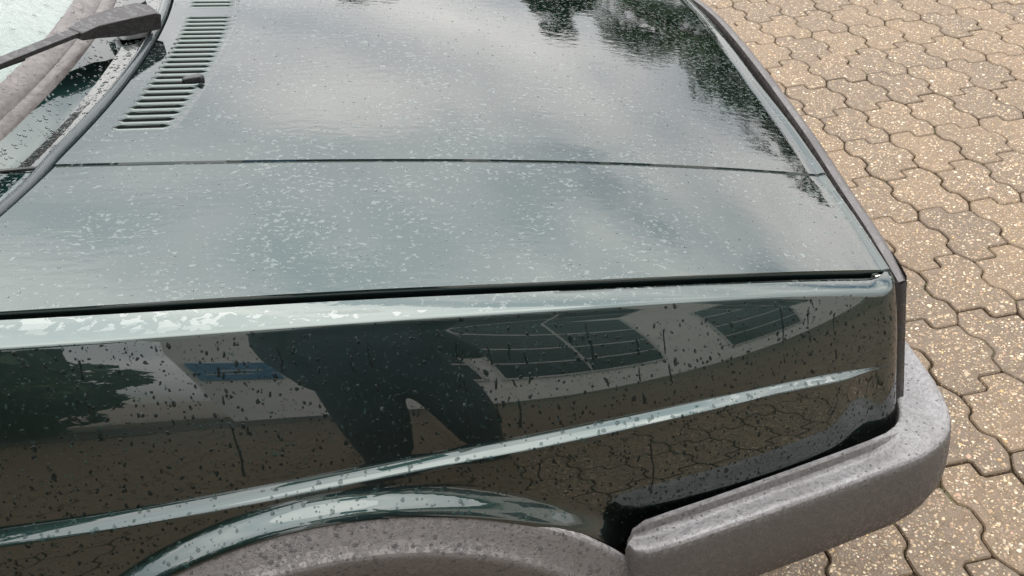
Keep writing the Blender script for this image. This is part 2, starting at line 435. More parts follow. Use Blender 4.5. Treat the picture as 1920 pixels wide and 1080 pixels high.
# loose-looking exposed pebbles standing proud of the blocks
def build_pebbles():
    octv = np.array([(1, 0, 0), (.5, .87, 0), (-.5, .87, 0), (-1, 0, 0), (-.5, -.87, 0), (.5, -.87, 0),
                     (.55, .32, .75), (-.55, .32, .75), (0, -.62, .75)])
    octf = [(0, 1, 6), (1, 2, 7), (1, 7, 6), (2, 3, 7), (3, 4, 8), (3, 8, 7), (4, 5, 8), (5, 0, 6), (5, 6, 8), (6, 7, 8)]
    octf = np.array(octf)
    from_cells = [c for c in near] + [(max(3.4, math.hypot(c[3], c[4])), *c[1:]) for c in cells if (c[1], c[2]) not in nearset and .2 < c[3] < 4.2 and -.6 < c[4] < 4.4 and math.hypot(c[3], c[4]) < 5.1]
    V, F, T = [], [], []
    tones = np.array([(.56, .43, .28), (.62, .51, .36), (.46, .32, .19), (.72, .63, .49), (.34, .22, .13), (.26, .19, .13), (.56, .36, .14), (.42, .25, .17)])
    pr = np.array([.20, .14, .21, .06, .16, .14, .03, .06])
    polys = []
    for k in (0, 1):
        Q, nr = outline(ODD if k else EVN, 0); polys.append(Q + nr * .0085)
    def inside(P, pts):
        x, y = pts[:, 0], pts[:, 1]; r = np.zeros(len(pts), bool); n = len(P)
        j = n - 1
        for i in range(n):
            xi, yi = P[i]; xj, yj = P[j]
            cnd = ((yi > y) != (yj > y)) & (x < (xj - xi) * (y - yi) / (yj - yi + 1e-12) + xi)
            r ^= cnd; j = i
        return r
    cnt = 0
    for c in from_cells:
        dist = c[0]; k = c[2] % 2
        nn = int(np.clip(480 * (2.2 / dist) ** 1.2, 130, 560) * RNG.uniform(.75, 1.2))
        pts = np.stack([RNG.uniform(-.59, .57, nn * 2) * COLP, -RNG.uniform(-.1, 1.12, nn * 2) * ROWP], 1)
        pts = pts[inside(polys[k], pts)][:nn]
        if not len(pts): continue
        x0, y0 = lat(c[1], c[2])
        m_ = len(pts)
        sz = RNG.gamma(4, .00040, m_) + .0009; sz *= 1.12
        asp = RNG.uniform(.55, 1, m_); rot = RNG.uniform(0, 6.28, m_); hz = sz * RNG.uniform(.25, .55, m_)
        base = octv[None] * np.stack([sz, sz * asp, hz], 1)[:, None, :]
        cs, sn = np.cos(rot)[:, None], np.sin(rot)[:, None]
        X = base[..., 0] * cs - base[..., 1] * sn + (pts[:, 0] + x0)[:, None]
        Y = base[..., 0] * sn + base[..., 1] * cs + (pts[:, 1] + y0)[:, None]
        tx_, ty_, dz_ = pose[c[1], c[2]]
        Z = base[..., 2] - .0003 + (dz_ + tx_ * pts[:, 1] - ty_ * pts[:, 0])[:, None]
        V.append(np.stack([X, Y, Z], -1).reshape(-1, 3))
        F.append((octf[None] + (np.arange(m_) * 9 + cnt)[:, None, None]).reshape(-1, 3)); cnt += m_ * 9
        tt = tones[RNG.choice(len(tones), m_, p=pr)] * RNG.uniform(.36, .86, (m_, 1))
        T.append(np.repeat(tt, 9, 0))
    V = np.concatenate(V); F = np.concatenate(F); T = np.concatenate(T)
    me = bpy.data.meshes.new('pebbles'); me.vertices.add(len(V)); me.vertices.foreach_set('co', V.ravel())
    me.loops.add(F.size); me.loops.foreach_set('vertex_index', F.ravel().astype(np.int32))
    me.polygons.add(len(F)); me.polygons.foreach_set('loop_start', np.arange(0, F.size, 3, dtype=np.int32))
    me.update(calc_edges=True); me.validate()
    me.polygons.foreach_set('use_smooth', [True] * len(me.polygons))
    ca = me.color_attributes.new('tone', 'FLOAT_COLOR', 'POINT')
    ca.data.foreach_set('color', np.concatenate([T, np.ones((len(T), 1))], 1).ravel())
    me.materials.append(PEBBLE)
    o = bpy.data.objects.new('pebbles', me); COL.objects.link(o)
    tag(o, 'cream and brown pebbles exposed in the tan paving blocks', kind='stuff')
build_pebbles()

def build_moss():
    MOSS = make_leaf('joint_moss', (.035, .045, .010), (.085, .095, .022), 60)
    V, F = [], []
    rg = np.random.default_rng(5)
    seeds = [(c, rg.uniform()) for c in near]
    for c, u in seeds:
        if u > .55: continue
        poly = ODD if c[2] % 2 else EVN; x0, y0 = lat(c[1], c[2]); P = np.array([(a * COLP, -b_ * ROWP) for a, b_ in poly])
        i = rg.integers(0, len(P)); run = rg.integers(1, 4)
        for e in range(run):
            a, b_ = P[(i + e) % len(P)], P[(i + e + 1) % len(P)]
            for q in range(int(np.linalg.norm(b_ - a) / .0035)):
                t = rg.uniform(); p = a + (b_ - a) * t + rg.normal(0, .0009, 2); r = rg.uniform(.0012, .0032); off = len(V); h_ = rg.uniform(.5, 1.1) * r
                for k in range(6):
                    an = k * math.pi / 3; V.append((p[0] + x0 + r * math.cos(an) * rg.uniform(.7, 1.2), p[1] + y0 + r * math.sin(an) * rg.uniform(.7, 1.2), -.007))
                V.append((p[0] + x0, p[1] + y0, -.0045 + h_))
                for k in range(6): F.append((off + k, off + (k + 1) % 6, off + 6))
    o = mesh('moss', V, F, MOSS, None, True); tag(o, 'olive green moss growing in the paving joints', kind='stuff')
build_moss()

# ------------------------------------------------------------------ car body curves (metres; x forward, y away from camera)
YC = 1.645
def tp(x): return .060 * max(0.0, (x - .05) / .55) ** 2
def ev(p, x):
    lo, hi = -.42, .57
    def f(t): return ((p[0] * t + p[1]) * t + p[2]) * t + p[3]
    def d(t): return (3 * p[0] * t + 2 * p[1]) * t + p[2]
    if x < lo: return f(lo) + d(lo) * (x - lo)
    if x > hi: return f(hi) + d(hi) * (x - hi)
    return f(x)
PG = (-0.09226, -0.07543, -0.15762, 0.90902)
PF = (-0.10794, -0.06668, -0.15761, 0.90536)
PE = (-0.12487, -0.06848, -0.14335, 0.89569)
PS1 = (-0.27371, -0.07678, -0.00991, 0.75728)
PS2 = (-0.22374, -0.06109, -0.00468, 0.74679)
def H(x, y):
    u = y - .85 - tp(x); u = max(-.02, u); uu = min(u, 2 * (YC - .85 - tp(x)) - u)
    b_ = .05 / (YC - .85)
    return ev(PG, x) + .1 * uu - b_ * uu * uu
def itp(x, xs, ys): return float(np.interp(x, xs, ys))
def front_x(y):
    return itp(y, [.80, .85, .899, 1.005, 1.126, 1.255, 1.431, 1.635, 1.80, 1.923, 2.10, 2.30, 2.44, 2.5], [.548, .560, .569, .580, .589, .602, .614, .636, .655, .664, .66, .63, .575, .56])
def rear_x(y): return -.298 - .30 * (y - YC) ** 2 - .03 * (y - YC) ** 4
_cp = np.polyfit([-.6, -.385, -.206, -.056, .179, .391, .585, .7], [1.122, 1.121, 1.118, 1.111, 1.102, 1.105, 1.127, 1.145], 4)
def crease_y(x): return float(np.polyval(_cp, x))
WC = (-.14, .301); WR = .417

car = empty('car', (0.1, YC, 0))
tag(car, 'dark green car beaded with rain, seen over its bonnet and front wing', 'car')

# ---- fender
def fender_profile(x):
    t = tp(x); zf, ze, z1, z2 = ev(PF, x), ev(PE, x), ev(PS1, x), ev(PS2, x)
    yf, ye, y1, y2 = .842 + t, .814 + t, .765 + 1.6 * t, .7535 + 1.6 * t
    k = max(0.0, min(1.0, (.535 - x) / .07)); k = k * k * (3 - 2 * k)        # ledge fades out at the front
    y2 = y1 + (y2 - y1) * (.03 + .97 * k) - (1 - k) * .0005
    if z1 - z2 < .004: z2 = z1 - .004
    P = [(yf + .060, zf - .085), (yf + .014, zf - .085), (yf + .003, zf - .060), (yf + .0012, zf - .006), (yf + .0002, zf - .0018), (yf - .002, zf)]
    for s in (.25, .5, .75):
        P.append((yf - .002 + (ye + .004 - yf + .002) * s, zf + (ze + .0022 - zf) * s + .0012 * 4 * s * (1 - s) * .5))
    P += [(ye + .0040, ze + .0022), (ye + .0018, ze + .0008), (ye, ze - .0012), (ye - .0012, ze - .0042)]
    y0, z0 = ye - .0012, ze - .0042
    n = 16; ph = [math.tan(math.radians(28 - 19 * (i + .5) / n)) for i in range(n)]
    tot = sum(ph); yy, acc = y0, 0
    zend = z1 + .004
    for i in range(n):
        acc += ph[i]; P.append((y0 + (y1 + .0002 - y0) * acc / tot, z0 + (zend - z0) * (i + 1) / n))
    P += [(y1 - .0001, z1 + .0012), (y1 - .0012 * k, z1 - .0004), (y1 + (y2 - y1) * .2, z1 + (z2 - z1) * .16), (y1 + (y2 - y1) * .5, z1 + (z2 - z1) * .5), (y1 + (y2 - y1) * .8, z1 + (z2 - z1) * .80)]
    P += [(y2 + .0004 * k, z2 + .0006), (y2 - .0002, z2 - .0004), (y2 - .0006, z2 - .004)]
    return P, (y2 - .0006, z2 - .004)
def lowL(x):
    return -.006 + itp(x, [-.9, .15, .216, .283, .353, .426, .504, .574, .7], [.40, .574, .579, .590, .591, .588, .583, .578, .57])
def arch_z(x):
    d = WR * WR - (x - WC[0]) ** 2
    return WC[1] + math.sqrt(d) if d > 0 else -1
def bottom(x):
    a = arch_z(x)
    if x > 0: return max(a, lowL(x))
    return max(a, .36)
xs = list(np.linspace(-.95, -.50, 12)) + list(np.arange(-.488, .5451, .0115))
rows = []
NLOW = 16
def low_pts(x, ytop, ztop):
    zb = bottom(x); P = []
    yL = .765 + 1.3 * tp(x)
    for i in range(1, NLOW + 1):
        s = i / NLOW; s = 1 - (1 - s) ** 1.5
        z = ztop + (zb - ztop) * s
        frac = min(1.0, (ztop - z) / .16)
        y = ytop + (yL - ytop) * frac ** 1.4 - .0045 * math.sin(math.pi * min(frac, 1))
        r = math.hypot(x - WC[0], z - WC[1])
        f = max(0.0, min(1.0, (WR + .026 - r) / .026)); y -= .0165 * f * f * (3 - 2 * f) + .004 * f
        P.append((y, z))
    y, z = P[-1]
    P.append((y + .004, z - .003)); P.append((y + .030, z - .004))
    return P
def fender_col(x):
    P, (yt, zt) = fender_profile(x)
    return P + low_pts(x, yt, zt)
for x in xs:
    rows.append([(x, y, z) for y, z in fender_col(x)])
XC, RC = xs[-1], .034                                  # front corner turns in
base = fender_col(XC)
for a in (10, 20, 30, 40, 50, 60, 70, 80, 88):
    ar = math.radians(a); dx = RC * math.sin(ar); dy = RC * (1 - math.cos(ar)) 
    q = fender_col(XC + dx * .6)
    rows.append([(XC + dx * (1 + .35 * max(0, min(1, (.80 - z) / .2))), y + dy, z) for y, z in q])
fender = grid('front_fender', rows, PAINT, car, flip=True, sharp=48)
fender['label'] = 'dark green near-side wing beaded with rain'
def mirror(o, name, parent, label=None):
    me = o.data.copy(); c = np.empty(len(me.vertices) * 3); me.vertices.foreach_get('co', c); c = c.reshape(-1, 3); c[:, 1] = 2 * YC - c[:, 1]
    me.vertices.foreach_set('co', c.ravel()); me.flip_normals(); me.update()
    n = bpy.data.objects.new(name, me); COL.objects.link(n); adopt(n, parent)
    if label: n['label'] = label
    return n
mirror(fender, 'front_fender', car, 'far-side dark green front wing')

# ---- bonnet
VY0, VP, NV = 1.2085, .01835, 22
G1 = [VY0 - VP / 2 + VP * i for i in range(NV + 1)]
G2 = [1.6545 - VP / 2 + VP * i for i in range(NV + 1)]
def hood_columns():
    """list of (kind, value): outer panels measured edge->crease, centre panel in absolute y"""
    cols = []
    return cols
NX = 60
def sx(i, y):
    """x of grid row i at lateral y: rows 0..3 follow the rear edge, the rest spread to the front edge"""
    r = rear_x(y); f = front_x(y) - .012
    if i <= 3: return r + (.0, .006, .0165, .1065)[i]
    return r + .1065 + (f - r - .1065) * (i - 3) / (NX - 3)
def crown_drop(y): return 0.0
cc = []
for s in (0, .02, .05, .1, .2, .3, .4, .5, .6, .7, .8, .88, .94, .98, 1.0): cc.append(('o', s))
yc = [1.128, 1.133, 1.15, 1.175] + G1 + [1.6235] + G2 + [2 * YC - 1.175, 2 * YC - 1.15, 2 * YC - 1.133, 2 * YC - 1.128]
STEP = .0028
def col_point(kind, v, i):
    if kind == 'o':
        y = 1.12
        for _ in range(4):
            x = sx(i, y); ye = .8525 + tp(x); y = ye + (crease_y(x) - .0015 - ye) * v
        return (x, y, H(x, y))
    if kind == 'm':
        p = col_point('o', v, i); return (p[0], 2 * YC - p[1], p[2])
    y = v
    x = sx(i, y)
    cy = crease_y(x)
    # the centre panel's own edge follows the crease
    if v <= 1.15: y = cy + {1.128: -.0006, 1.133: .003, 1.15: .024}.get(round(v, 3), .024); 
    elif v >= 2 * YC - 1.1501: y = 2 * YC - (cy + {1.128: -.0006, 1.133: .003, 1.15: .024}.get(round(2 * YC - v, 3), .024))
    x = sx(i, y)
    lift = STEP * (.82 if min(abs(y - cy), abs(2 * YC - y - cy)) < .003 else 1.0)
    return (x, y, H(x, y) + lift)
columns = [('e', .85, 0)]
allcols = []
for k, v in cc: allcols.append((k, v))
for y in yc: allcols.append(('c', y))
for k, v in reversed(cc): allcols.append(('m', v))
rows = []
for i in range(NX + 1):
    R = [col_point(k, v, i) for k, v in allcols]
    # rolled side flanges
    def fl(p, s):
        x, y, z = p
        return [(x, y + s * .012, z - .030), (x, y - s * .0005, z - .024), (x, y - s * .0012, z - .004), (x, y - s * .0004, z - .0012)]
    R = fl(R[0], 1) + R + [q for q in reversed([(x, 2 * YC - y, z) for x, y, z in fl((R[-1][0], 2 * YC - R[-1][1], R[-1][2]), 1)])]
    rows.append(R)
# rolled leading edge: shallow lip, then down
last = rows[-1]
for dx, dz in ((.004, .0006), (.009, .0010), (.0125, -.0003), (.0150, -.0040), (.0155, -.012), (.0140, -.024), (.002, -.027)):
    rows.append([(x + dx, y, z + dz + (-.0012 if y < 1.1 else 0)) for x, y, z in last])
# rolled rear edge
first = rows[0]
rows = [[(x + .004, y, z - .022) for x, y, z in first], [(x - .0005, y, z - .016) for x, y, z in first], [(x - .0006, y, z - .002) for x, y, z in first]] + rows
nOut = 4 + len(cc)
g1a = nOut + 4; g1b = g1a + NV
g2a = g1b + 2; g2b = g2a + NV
def skip(i, j):
    return i == 3 + 2 and (g1a <= j < g1b or g2a <= j < g2b)
hood = grid('bonnet', rows, PAINT, car, flip=True, sharp=30, skip=skip)
hood['label'] = 'wet dark green bonnet with a raised centre panel'

# louvres of the vent
def rect_ring(x0, x1, y0, y1, n=24):
    per = []
    for k in range(n):
        a = 2 * math.pi * (k + .5) / n
        per.append(a)
    return per
def louvre(y0, y1):
    ym = (y0 + y1) / 2
    V, F = [], []
    NXs = 9
    # outer boundary points (counter-clockwise), bottom edge y0 then top edge y1
    outer, inner_n = [], 0
    def bx(f, y): a = rear_x(y) + .0165; return a + .09 * f
    bot = [(bx(i / NXs, y0), y0) for i in range(NXs + 1)]
    top = [(bx(i / NXs, y1), y1) for i in range(NXs, -1, -1)]
    outer = bot + top
    xm = rear_x(ym) + .0165 + .0445; Lh, Wh = .0335, .0054
    def pill(sc, wsc=None):
        Wp = Wh * (wsc or sc); Lp = Lh + (Wp - Wh)
        out_ = []
        for i in range(NXs + 1):
            f = -1 + 2 * i / NXs
            e = 1 if abs(f) < .99 else .25
            xx = xm + Lp * (f if abs(f) < .99 else f * 1.0)
            out_.append((xx, ym - Wp * e))
        for i in range(NXs, -1, -1):
            f = -1 + 2 * i / NXs
            e = 1 if abs(f) < .99 else .25
            out_.append((xm + Lp * f, ym + Wp * e))
        return out_
    rings = [(outer, 0.0), (pill(1.50), .0000), (pill(1.32), .0009), (pill(1.14), .0011), (pill(1.0), .0002), (pill(.95), -.0025), (pill(.92), -.016)]
    for pts, dz in rings:
        for x, y in pts: V.append((x, y, H(x, y) + STEP + dz))
    F = gridfaces(len(rings), len(outer), 0, False, None, True)
    nO = len(outer); F.append(tuple(range((len(rings) - 1) * nO, len(rings) * nO)))
    o = mesh('louvre', V, F, [PAINT, BAY], hood, True, 40)
    for p in o.data.polygons:
        if p.index >= 5 * nO: p.material_index = 1
    return o
for G in (G1, G2):
    for k in range(NV): louvre(G[k], G[k + 1])

# washer jet sitting on the vent
def lozenge(name, c, L, W, Hh, mat, parent, n=20):
    V, F = [], []
    rings = [(1.0, -.4), (1.0, .25), (.94, .62), (.78, .88), (.45, 1.0)]
    for s, hz in rings:
        for k in range(n):
            a = 2 * math.pi * k / n; ca, sa = math.cos(a), math.sin(a)
            x = math.copysign(abs(ca) ** .55, ca); y = math.copysign(abs(sa) ** .7, sa)
            V.append((c[0] + L / 2 * s * x, c[1] + W / 2 * s * y, c[2] + Hh * hz))
    F = gridfaces(len(rings), n, 0, False, None, True) + [tuple(range((len(rings) - 1) * n, len(rings) * n))]
    return mesh(name, V, F, mat, parent, True, 60)
ny = VY0 + VP * 7.25; nx = rear_x(ny) + .084
jet = lozenge('washer_jet', (nx, ny, H(nx, ny) + STEP + .002), .030, .0135, .0075, BLACK, hood); jet['label'] = 'glossy black washer jet on the vent slots'
# dark duct and engine bay beneath
bay = MB()
for xa, xb in ((-.36, -.05), (-.05, .25), (.25, .53)):
    za, zb = H(xa, .87) - .060, H(xb, .9) - .060
    o = len(bay.V)
    for y in (.90, 2 * YC - .90): bay.V += [(xa, y, za), (xb, y, zb)]
    bay.F.append((o, o + 1, o + 3, o + 2))
o = len(bay.V)
for xa, y, z in ((-.36, .885, .86), (.53, .93, .70), (.53, .93, .40), (-.36, .885, .40)): bay.V.append((xa, y, z))
bay.F.append((o, o + 1, o + 2, o + 3))
bay.build('engine_bay', BAY, car)
# rubber buffers in the shut gap
for x in (-.245, -.02, .205, .375):
    y = .853 + tp(x); z = ev(PF, x) - .014
    pad = MB().tube([(x, y + .004, z - .012), (x, y + .004, z + .001), (x, y + .004, z + .004)], [.011, .011, .007], 12).build('bump_stop', PAD, hood, True, 40)
chip = MB().box((.553, .898, ev(PF, .553) - .006), (.007, .004, .008)).build('gap_clip', CHIP, hood); chip['label'] = 'small pale clip at the front end of the shut gap'

# ---- scuttle, seals, windscreen
ys = list(np.linspace(.88, 2 * YC - .88, 90))
def sweep_y(name, prof, mat, parent, y0, y1, n=80, sharp=None):
    rows = []
    for k in range(n + 1):
        y = y0 + (y1 - y0) * k / n; r = rear_x(y); z0 = H(rear_x(y) + .0, y)
        rows.append([(r + dx, y, z0 + dz) for dx, dz in prof(y)])
    return grid(name, rows, mat, parent, flip=True, sharp=sharp)
cowl_prof = lambda y: [(.012, -.024), (-.002, -.022), (-.012, -.010), (-.022, -.0020), (-.030, -.0015), (-.042, -.0028), (-.054, -.0042), (-.0580, -.0040), (-.0605, -.0020), (-.064, .0005), (-.075, .0075), (-.088, .0165), (-.100, .024)]
scuttle = sweep_y('scuttle_panel', cowl_prof, PAINT, car, 1.1215, 2 * YC - 1.1215, 90, 35); scuttle['label'] = 'wet green scuttle panel below the windscreen'
# corner pieces of the wings behind the bonnet
corner_prof = lambda y: [(.012, -.022), (-.004, -.020), (-.010, -.006), (-.016, -.0012), (-.03, .0015), (-.05, .004), (-.08, .009), (-.14, .03), (-.22, .055), (-.40, .10)]
cp = sweep_y('wing_corner', corner_prof, PAINT, car, .846, 1.1155, 24, 40); mirror(cp, 'wing_corner', car)
seal_pts = []
def tube_path(name, ya, yb, dx, dz, r, mat, parent, n=70, nn=12):
    P = []
    for k in range(n + 1):
        y = ya + (yb - ya) * k / n; P.append((rear_x(y) + dx, y, H(rear_x(y), y) + dz))
    return MB().tube(P, r, nn).build(name, mat, parent, True, 60)
SEAL_M = simple('wet_bonnet_seal', (.020, .027, .029), .16, bump=.0006, bscale=90)
P = []
for k in range(101):
    y = .862 + (2 * YC - 1.724) * k / 100; u = min(y, 2 * YC - y); c_ = min(1.0, max(0.0, (u - 1.09) / .06))
    P.append((rear_x(y) - .0112 - .0008 * c_, y, H(rear_x(y), y) - .0030 + .0040 * c_))
seal = MB().tube(P, .0085, 12).build('bonnet_seal', SEAL_M, car, True, 60)
# thin seam moulding continuing the crease across the scuttle
MB().tube([(rear_x(1.1185) - .004, 1.1185, H(rear_x(1.1185), 1.1185) + .001), (rear_x(1.1185) - .07, 1.1185, H(rear_x(1.1185), 1.1185) + .007), (rear_x(1.1185) - .16, 1.1185, H(rear_x(1.1185), 1.1185) + .04)], .0026, 8).build('seam_strip', RUBBER, car, True)
GA = math.radians(33)
def gz(d): return .022 + d * math.tan(GA)
gas_prof = lambda y: [(-.086, .010), (-.0885, .0185), (-.093, .0235), (-.103, .0265), (-.1055, .0262), (-.107, .0285), (-.116, .0345), (-.128, .041), (-.136, .0435), (-.1395, .041), (-.140, .034)]
gas = sweep_y('windscreen_gasket', gas_prof, GASKET, car, .98, 2 * YC - .98, 90, 45); gas['label'] = 'weathered brown-grey rubber seal along the windscreen foot'
rows = []
for k in range(41):
    y = 1.0 + (2 * YC - 2.0) * k / 40; r = rear_x(y); z0 = H(r, y)
    rows.append([(r - .132 - d * math.cos(GA), y + (YC - y) * .12 * d, z0 + .034 + d * math.sin(GA)) for d in (0, .1, .2, .35, .5, .65, .8)])
rows2 = [[(x - .003, y, z - .005) for x, y, z in r_] for r_ in rows]
V = [p for r_ in rows for p in r_] + [p for r_ in rows2 for p in r_]
F = gridfaces(41, 7, 0, True) + gridfaces(41, 7, 41 * 7, False)
ws = mesh('windscreen', V, F, GLASS, car); ws['label'] = 'pale windscreen speckled with raindrops'
top = [r_[-1] for r_ in rows]; bl = [r_[0] for r_ in rows]
# dashboard behind the glass
dash = [[(p[0] - dx, p[1], p[2] + dz) for dx, dz in ((.02, -.035), (.10, -.02), (.30, -.02), (.42, -.05), (.46, -.20), (.46, -.45))] for p in bl]
DASHM = simple('dashboard_grey', (.07, .078, .075), .7, bump=.0004, bscale=400)
grid('dashboard', dash, DASHM, car, flip=True, sharp=40)
# pillars and roof
for s in (0, 1):
    e = rows[0] if s == 0 else rows[-1]
    MB().tube([e[0], e[3], e[6]], [.035, .032, .030], 10).build('windscreen_pillar', PAINT, car, True)
roof = []
for p in top:
    roof.append([(p[0] - dx, YC + (p[1] - YC) * (1 + .02 * dx), p[2] + .02 + .05 * math.sin(min(1, dx) * 1.5) - .05 * ((p[1] - YC) / .7) ** 2 * min(1, dx + .3)) for dx in (-.02, .1, .4, .9, 1.5)])
grid('roof', roof, PAINT, car, flip=True)
# door
door = []
for x in (-.955, -1.2, -1.5, -1.85):
    P, (yt, zt) = fender_profile(x); door.append([(x, y, z) for y, z in P[3:]] + [(x, y, z) for y, z in ((.752, zt - .1), (.757, zt - .25), (.765, .40), (.80, .32))])
dr = grid('door', door, PAINT, car, flip=True, sharp=45); d2 = mirror(dr, 'door', car)
hd = MB().box((-1.7, .757, .80), (.14, .02, .035)).build('door_handle', BLACK, dr)
# rear of the body, closed simply behind the frame
body = MB(); body.box((-1.40, YC, .52), (.90, 1.62, .40)); body.build('floor_pan', BAY, car)

# ---- wiper
def bar(path, wdt, hgt, name, mat, parent, bev=.0012):
    V = []; n = len(path)
    P = [Vector(p) for p in path]
    for i, p in enumerate(P):
        d = (P[min(i + 1, n - 1)] - P[max(i - 1, 0)]).normalized(); up = Vector((.40, 0, .90)); s = d.cross(up).normalized(); u = s.cross(d).normalized()
        w_ = wdt[i] / 2; h_ = hgt[i]
        for a, b_ in ((-1, 0), (1, 0), (1, 1), (-1, 1)): V.append(tuple(p + s * (a * w_ * (1 if b_ == 0 else .86)) + u * (b_ * h_)))
    F = gridfaces(n, 4, 0, False, None, True) + [(3, 2, 1, 0), tuple((n - 1) * 4 + k for k in range(4))]
    o = mesh(name, V, F, mat, parent, False)
    bevel(o, bev); return o
wiper = MB().tube([(-.339, 1.585, .992), (-.339, 1.585, 1.030)], [.020, .017], 20).build('wiper', BLACK, car, True, 40)
wiper['label'] = 'dark grey wiper arm parked along the windscreen foot'
WPM = make_plastic('wiper_plastic', (.040, .037, .039), (.022, .020, .021), 90)
bar([(-.309, 1.535, 1.008), (-.322, 1.525, 1.012), (-.350, 1.482, 1.022), (-.378, 1.425, 1.040), (-.388, 1.392, 1.048)], [.040, .046, .043, .032, .024], [.022, .026, .026, .018, .011], 'arm_head', WPM, wiper)
bar([(-.384, 1.404, 1.050), (-.415, 1.315, 1.064), (-.448, 1.215, 1.080), (-.52, 1.02, 1.11)], [.017, .016, .015, .013], [.006, .006, .006, .006], 'arm', WPM, wiper, .0008)
bar([(-.430, 1.290, 1.062), (-.455, 1.235, 1.072), (-.52, 1.10, 1.095)], [.010, .013, .013], [.008, .012, .012], 'blade', BLACK, wiper, .001)
lozenge('spindle_cap', (-.337, 1.552, .996), .060, .052, .010, STEEL, wiper)

# ---- wheel arch flare
def flare():
    prof = [(WR + .004, .742), (WR + .0035, .7370), (WR + .001, .7345), (WR - .003, .7325), (WR - .012, .7285), (WR - .024, .7235), (WR - .032, .7195), (WR - .037, .7165), (WR - .041, .7150), (WR - .047, .7150), (WR - .065, .7180), (WR - .085, .7215), (WR - .092, .726), (WR - .094, .735), (WR - .092, .80)]
    rows = []
    for k in range(97):
        a = math.radians(28 + (182 - 28) * k / 96)
        e = max(0.0, 1 - k / 7.0)
        rows.append([(WC[0] + r * math.cos(a), y + .012 * e * e, WC[1] + r * math.sin(a)) for r, y in prof])
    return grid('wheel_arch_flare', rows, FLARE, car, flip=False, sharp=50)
fl_ = flare(); fl_['label'] = 'weathered grey plastic wheel arch trim mottled with rain'
mirror(fl_, 'wheel_arch_flare', car)
rows = []
for k in range(33):
    a = math.radians(10 + 170 * k / 32)
    rows.append([(WC[0] + r * math.cos(a), y, WC[1] + r * math.sin(a)) for r, y in ((.395, .775), (.395, 1.02), (.30, 1.03))])
wl = grid('wheel_arch_liner', rows, BAY, car); mirror(wl, 'wheel_arch_liner', car)
def wheel(ysgn):
    c = (WC[0], .86 if ysgn < 0 else 2 * YC - .86, .288)
    prof = [(.165, -.060), (.19, -.075), (.235, -.082), (.265, -.080), (.282, -.066), (.2875, -.045), (.288, 0), (.2875, .045), (.282, .066), (.265, .08), (.235, .082), (.165, .06)]
    rows = [[(c[0] + r * math.cos(a), c[1] + d, c[2] + r * math.sin(a)) for r, d in prof] for a in [2 * math.pi * k / 48 for k in range(49)]]
    wroot = grid('wheel', rows, TYRE, car, sharp=60)
    rp = [(.0, -.03), (.05, -.045), (.09, -.03), (.13, -.045), (.155, -.062), (.172, -.064), (.172, .05)]
    s = -1 if ysgn > 0 else 1
    rows = [[(c[0] + r * math.cos(a), c[1] + d * s, c[2] + r * math.sin(a)) for r, d in rp] for a in [2 * math.pi * k / 32 for k in range(33)]]
    grid('rim', rows, STEEL, wroot, sharp=50)
wheel(-1); wheel(1)

# ---- front trim panel with lamps and grille
def front_trim():
    yy = list(np.linspace(.900, 2 * YC - .900, 80))
    rows = []
    for y in yy:
        u = min(y, 2 * YC - y)
        x = front_x(u if u < 1.64 else 1.64) if y < YC else front_x(min(y, 2.3))
        x = front_x(y) if y < 1.95 else itp(y, [1.95, 2.2, 2.40], [.664, .640, .57])
        z = H(x - .012, y) if .85 < y < 2.44 else H(x, 2.40)
        e = max(0.0, 1 - (u - .900) / .05)
        top_ = z - .010 - .004 * e
        f_ = x + .004 + .016 * max(0, min(1, (u - .95) / .5)); top_ -= .006
        rows.append([(f_ + .004, y, top_ - .05), (f_ + .006, y, top_ - .008), (f_ + .009, y, top_ - .001), (f_ + .015, y, top_), (f_ + .020, y, top_ - .002), (f_ + .025 - .004 * e, y, top_ - .006), (f_ + .027 - .006 * e, y, top_ - .018), (f_ + .026 - .010 * e, y, top_ - .035), (f_ + .022 - .012 * e, y, top_ - .040)])
    return grid("grille_surround", rows, PLASTIC_TRIM, car, flip=True, sharp=50, caps=True)
gs = front_trim(); gs['label'] = 'grey plastic trim along the nose below the bonnet edge'
rows = []
for y in np.linspace(.945, 2 * YC - .945, 60):
    x = front_x(y) if y < 1.95 else itp(y, [1.95, 2.2, 2.40], [.664, .640, .57])
    rows.append([(x + .012, y, .76), (x + .012, y, .56)])
grid('front_panel', rows, BLACK, car, flip=True)
# outer headlamp surround at the wing's front end
rows = []
for z in np.linspace(.7655, .590, 14):
    k = (.772 - z) / .18
    rows.append([(.566 + .010 * k, .893 - .022 * k, z), (.578 + .011 * k, .890 - .020 * k, z), (.588 + .011 * k, .894 - .020 * k, z), (.594 + .011 * k, .905 - .02 * k, z), (.599 + .011 * k, .930, z), (.603 + .011 * k, .96, z)])
DARKTRIM = make_plastic('dark_trim_plastic', (.045, .041, .043), (.03, .028, .029), 60, .2)
hs = grid('headlamp_surround', rows, DARKTRIM, car, flip=False, sharp=50); mirror(hs, 'headlamp_surround', car)
for s in (0, 1):
    y = 1.05 if s == 0 else 2 * YC - 1.05; x = front_x(1.05) + .014
    b_ = MB().box((x, y, .665), (.02, .19, .125)).build('headlamp', LAMP, car); bevel(b_, .006)
    y2 = .94 if s == 0 else 2 * YC - .94
    b2 = MB().box((front_x(.94) + .014, y2, .665), (.02, .04, .12)).build('indicator_lamp', AMBER, car); bevel(b2, .004)
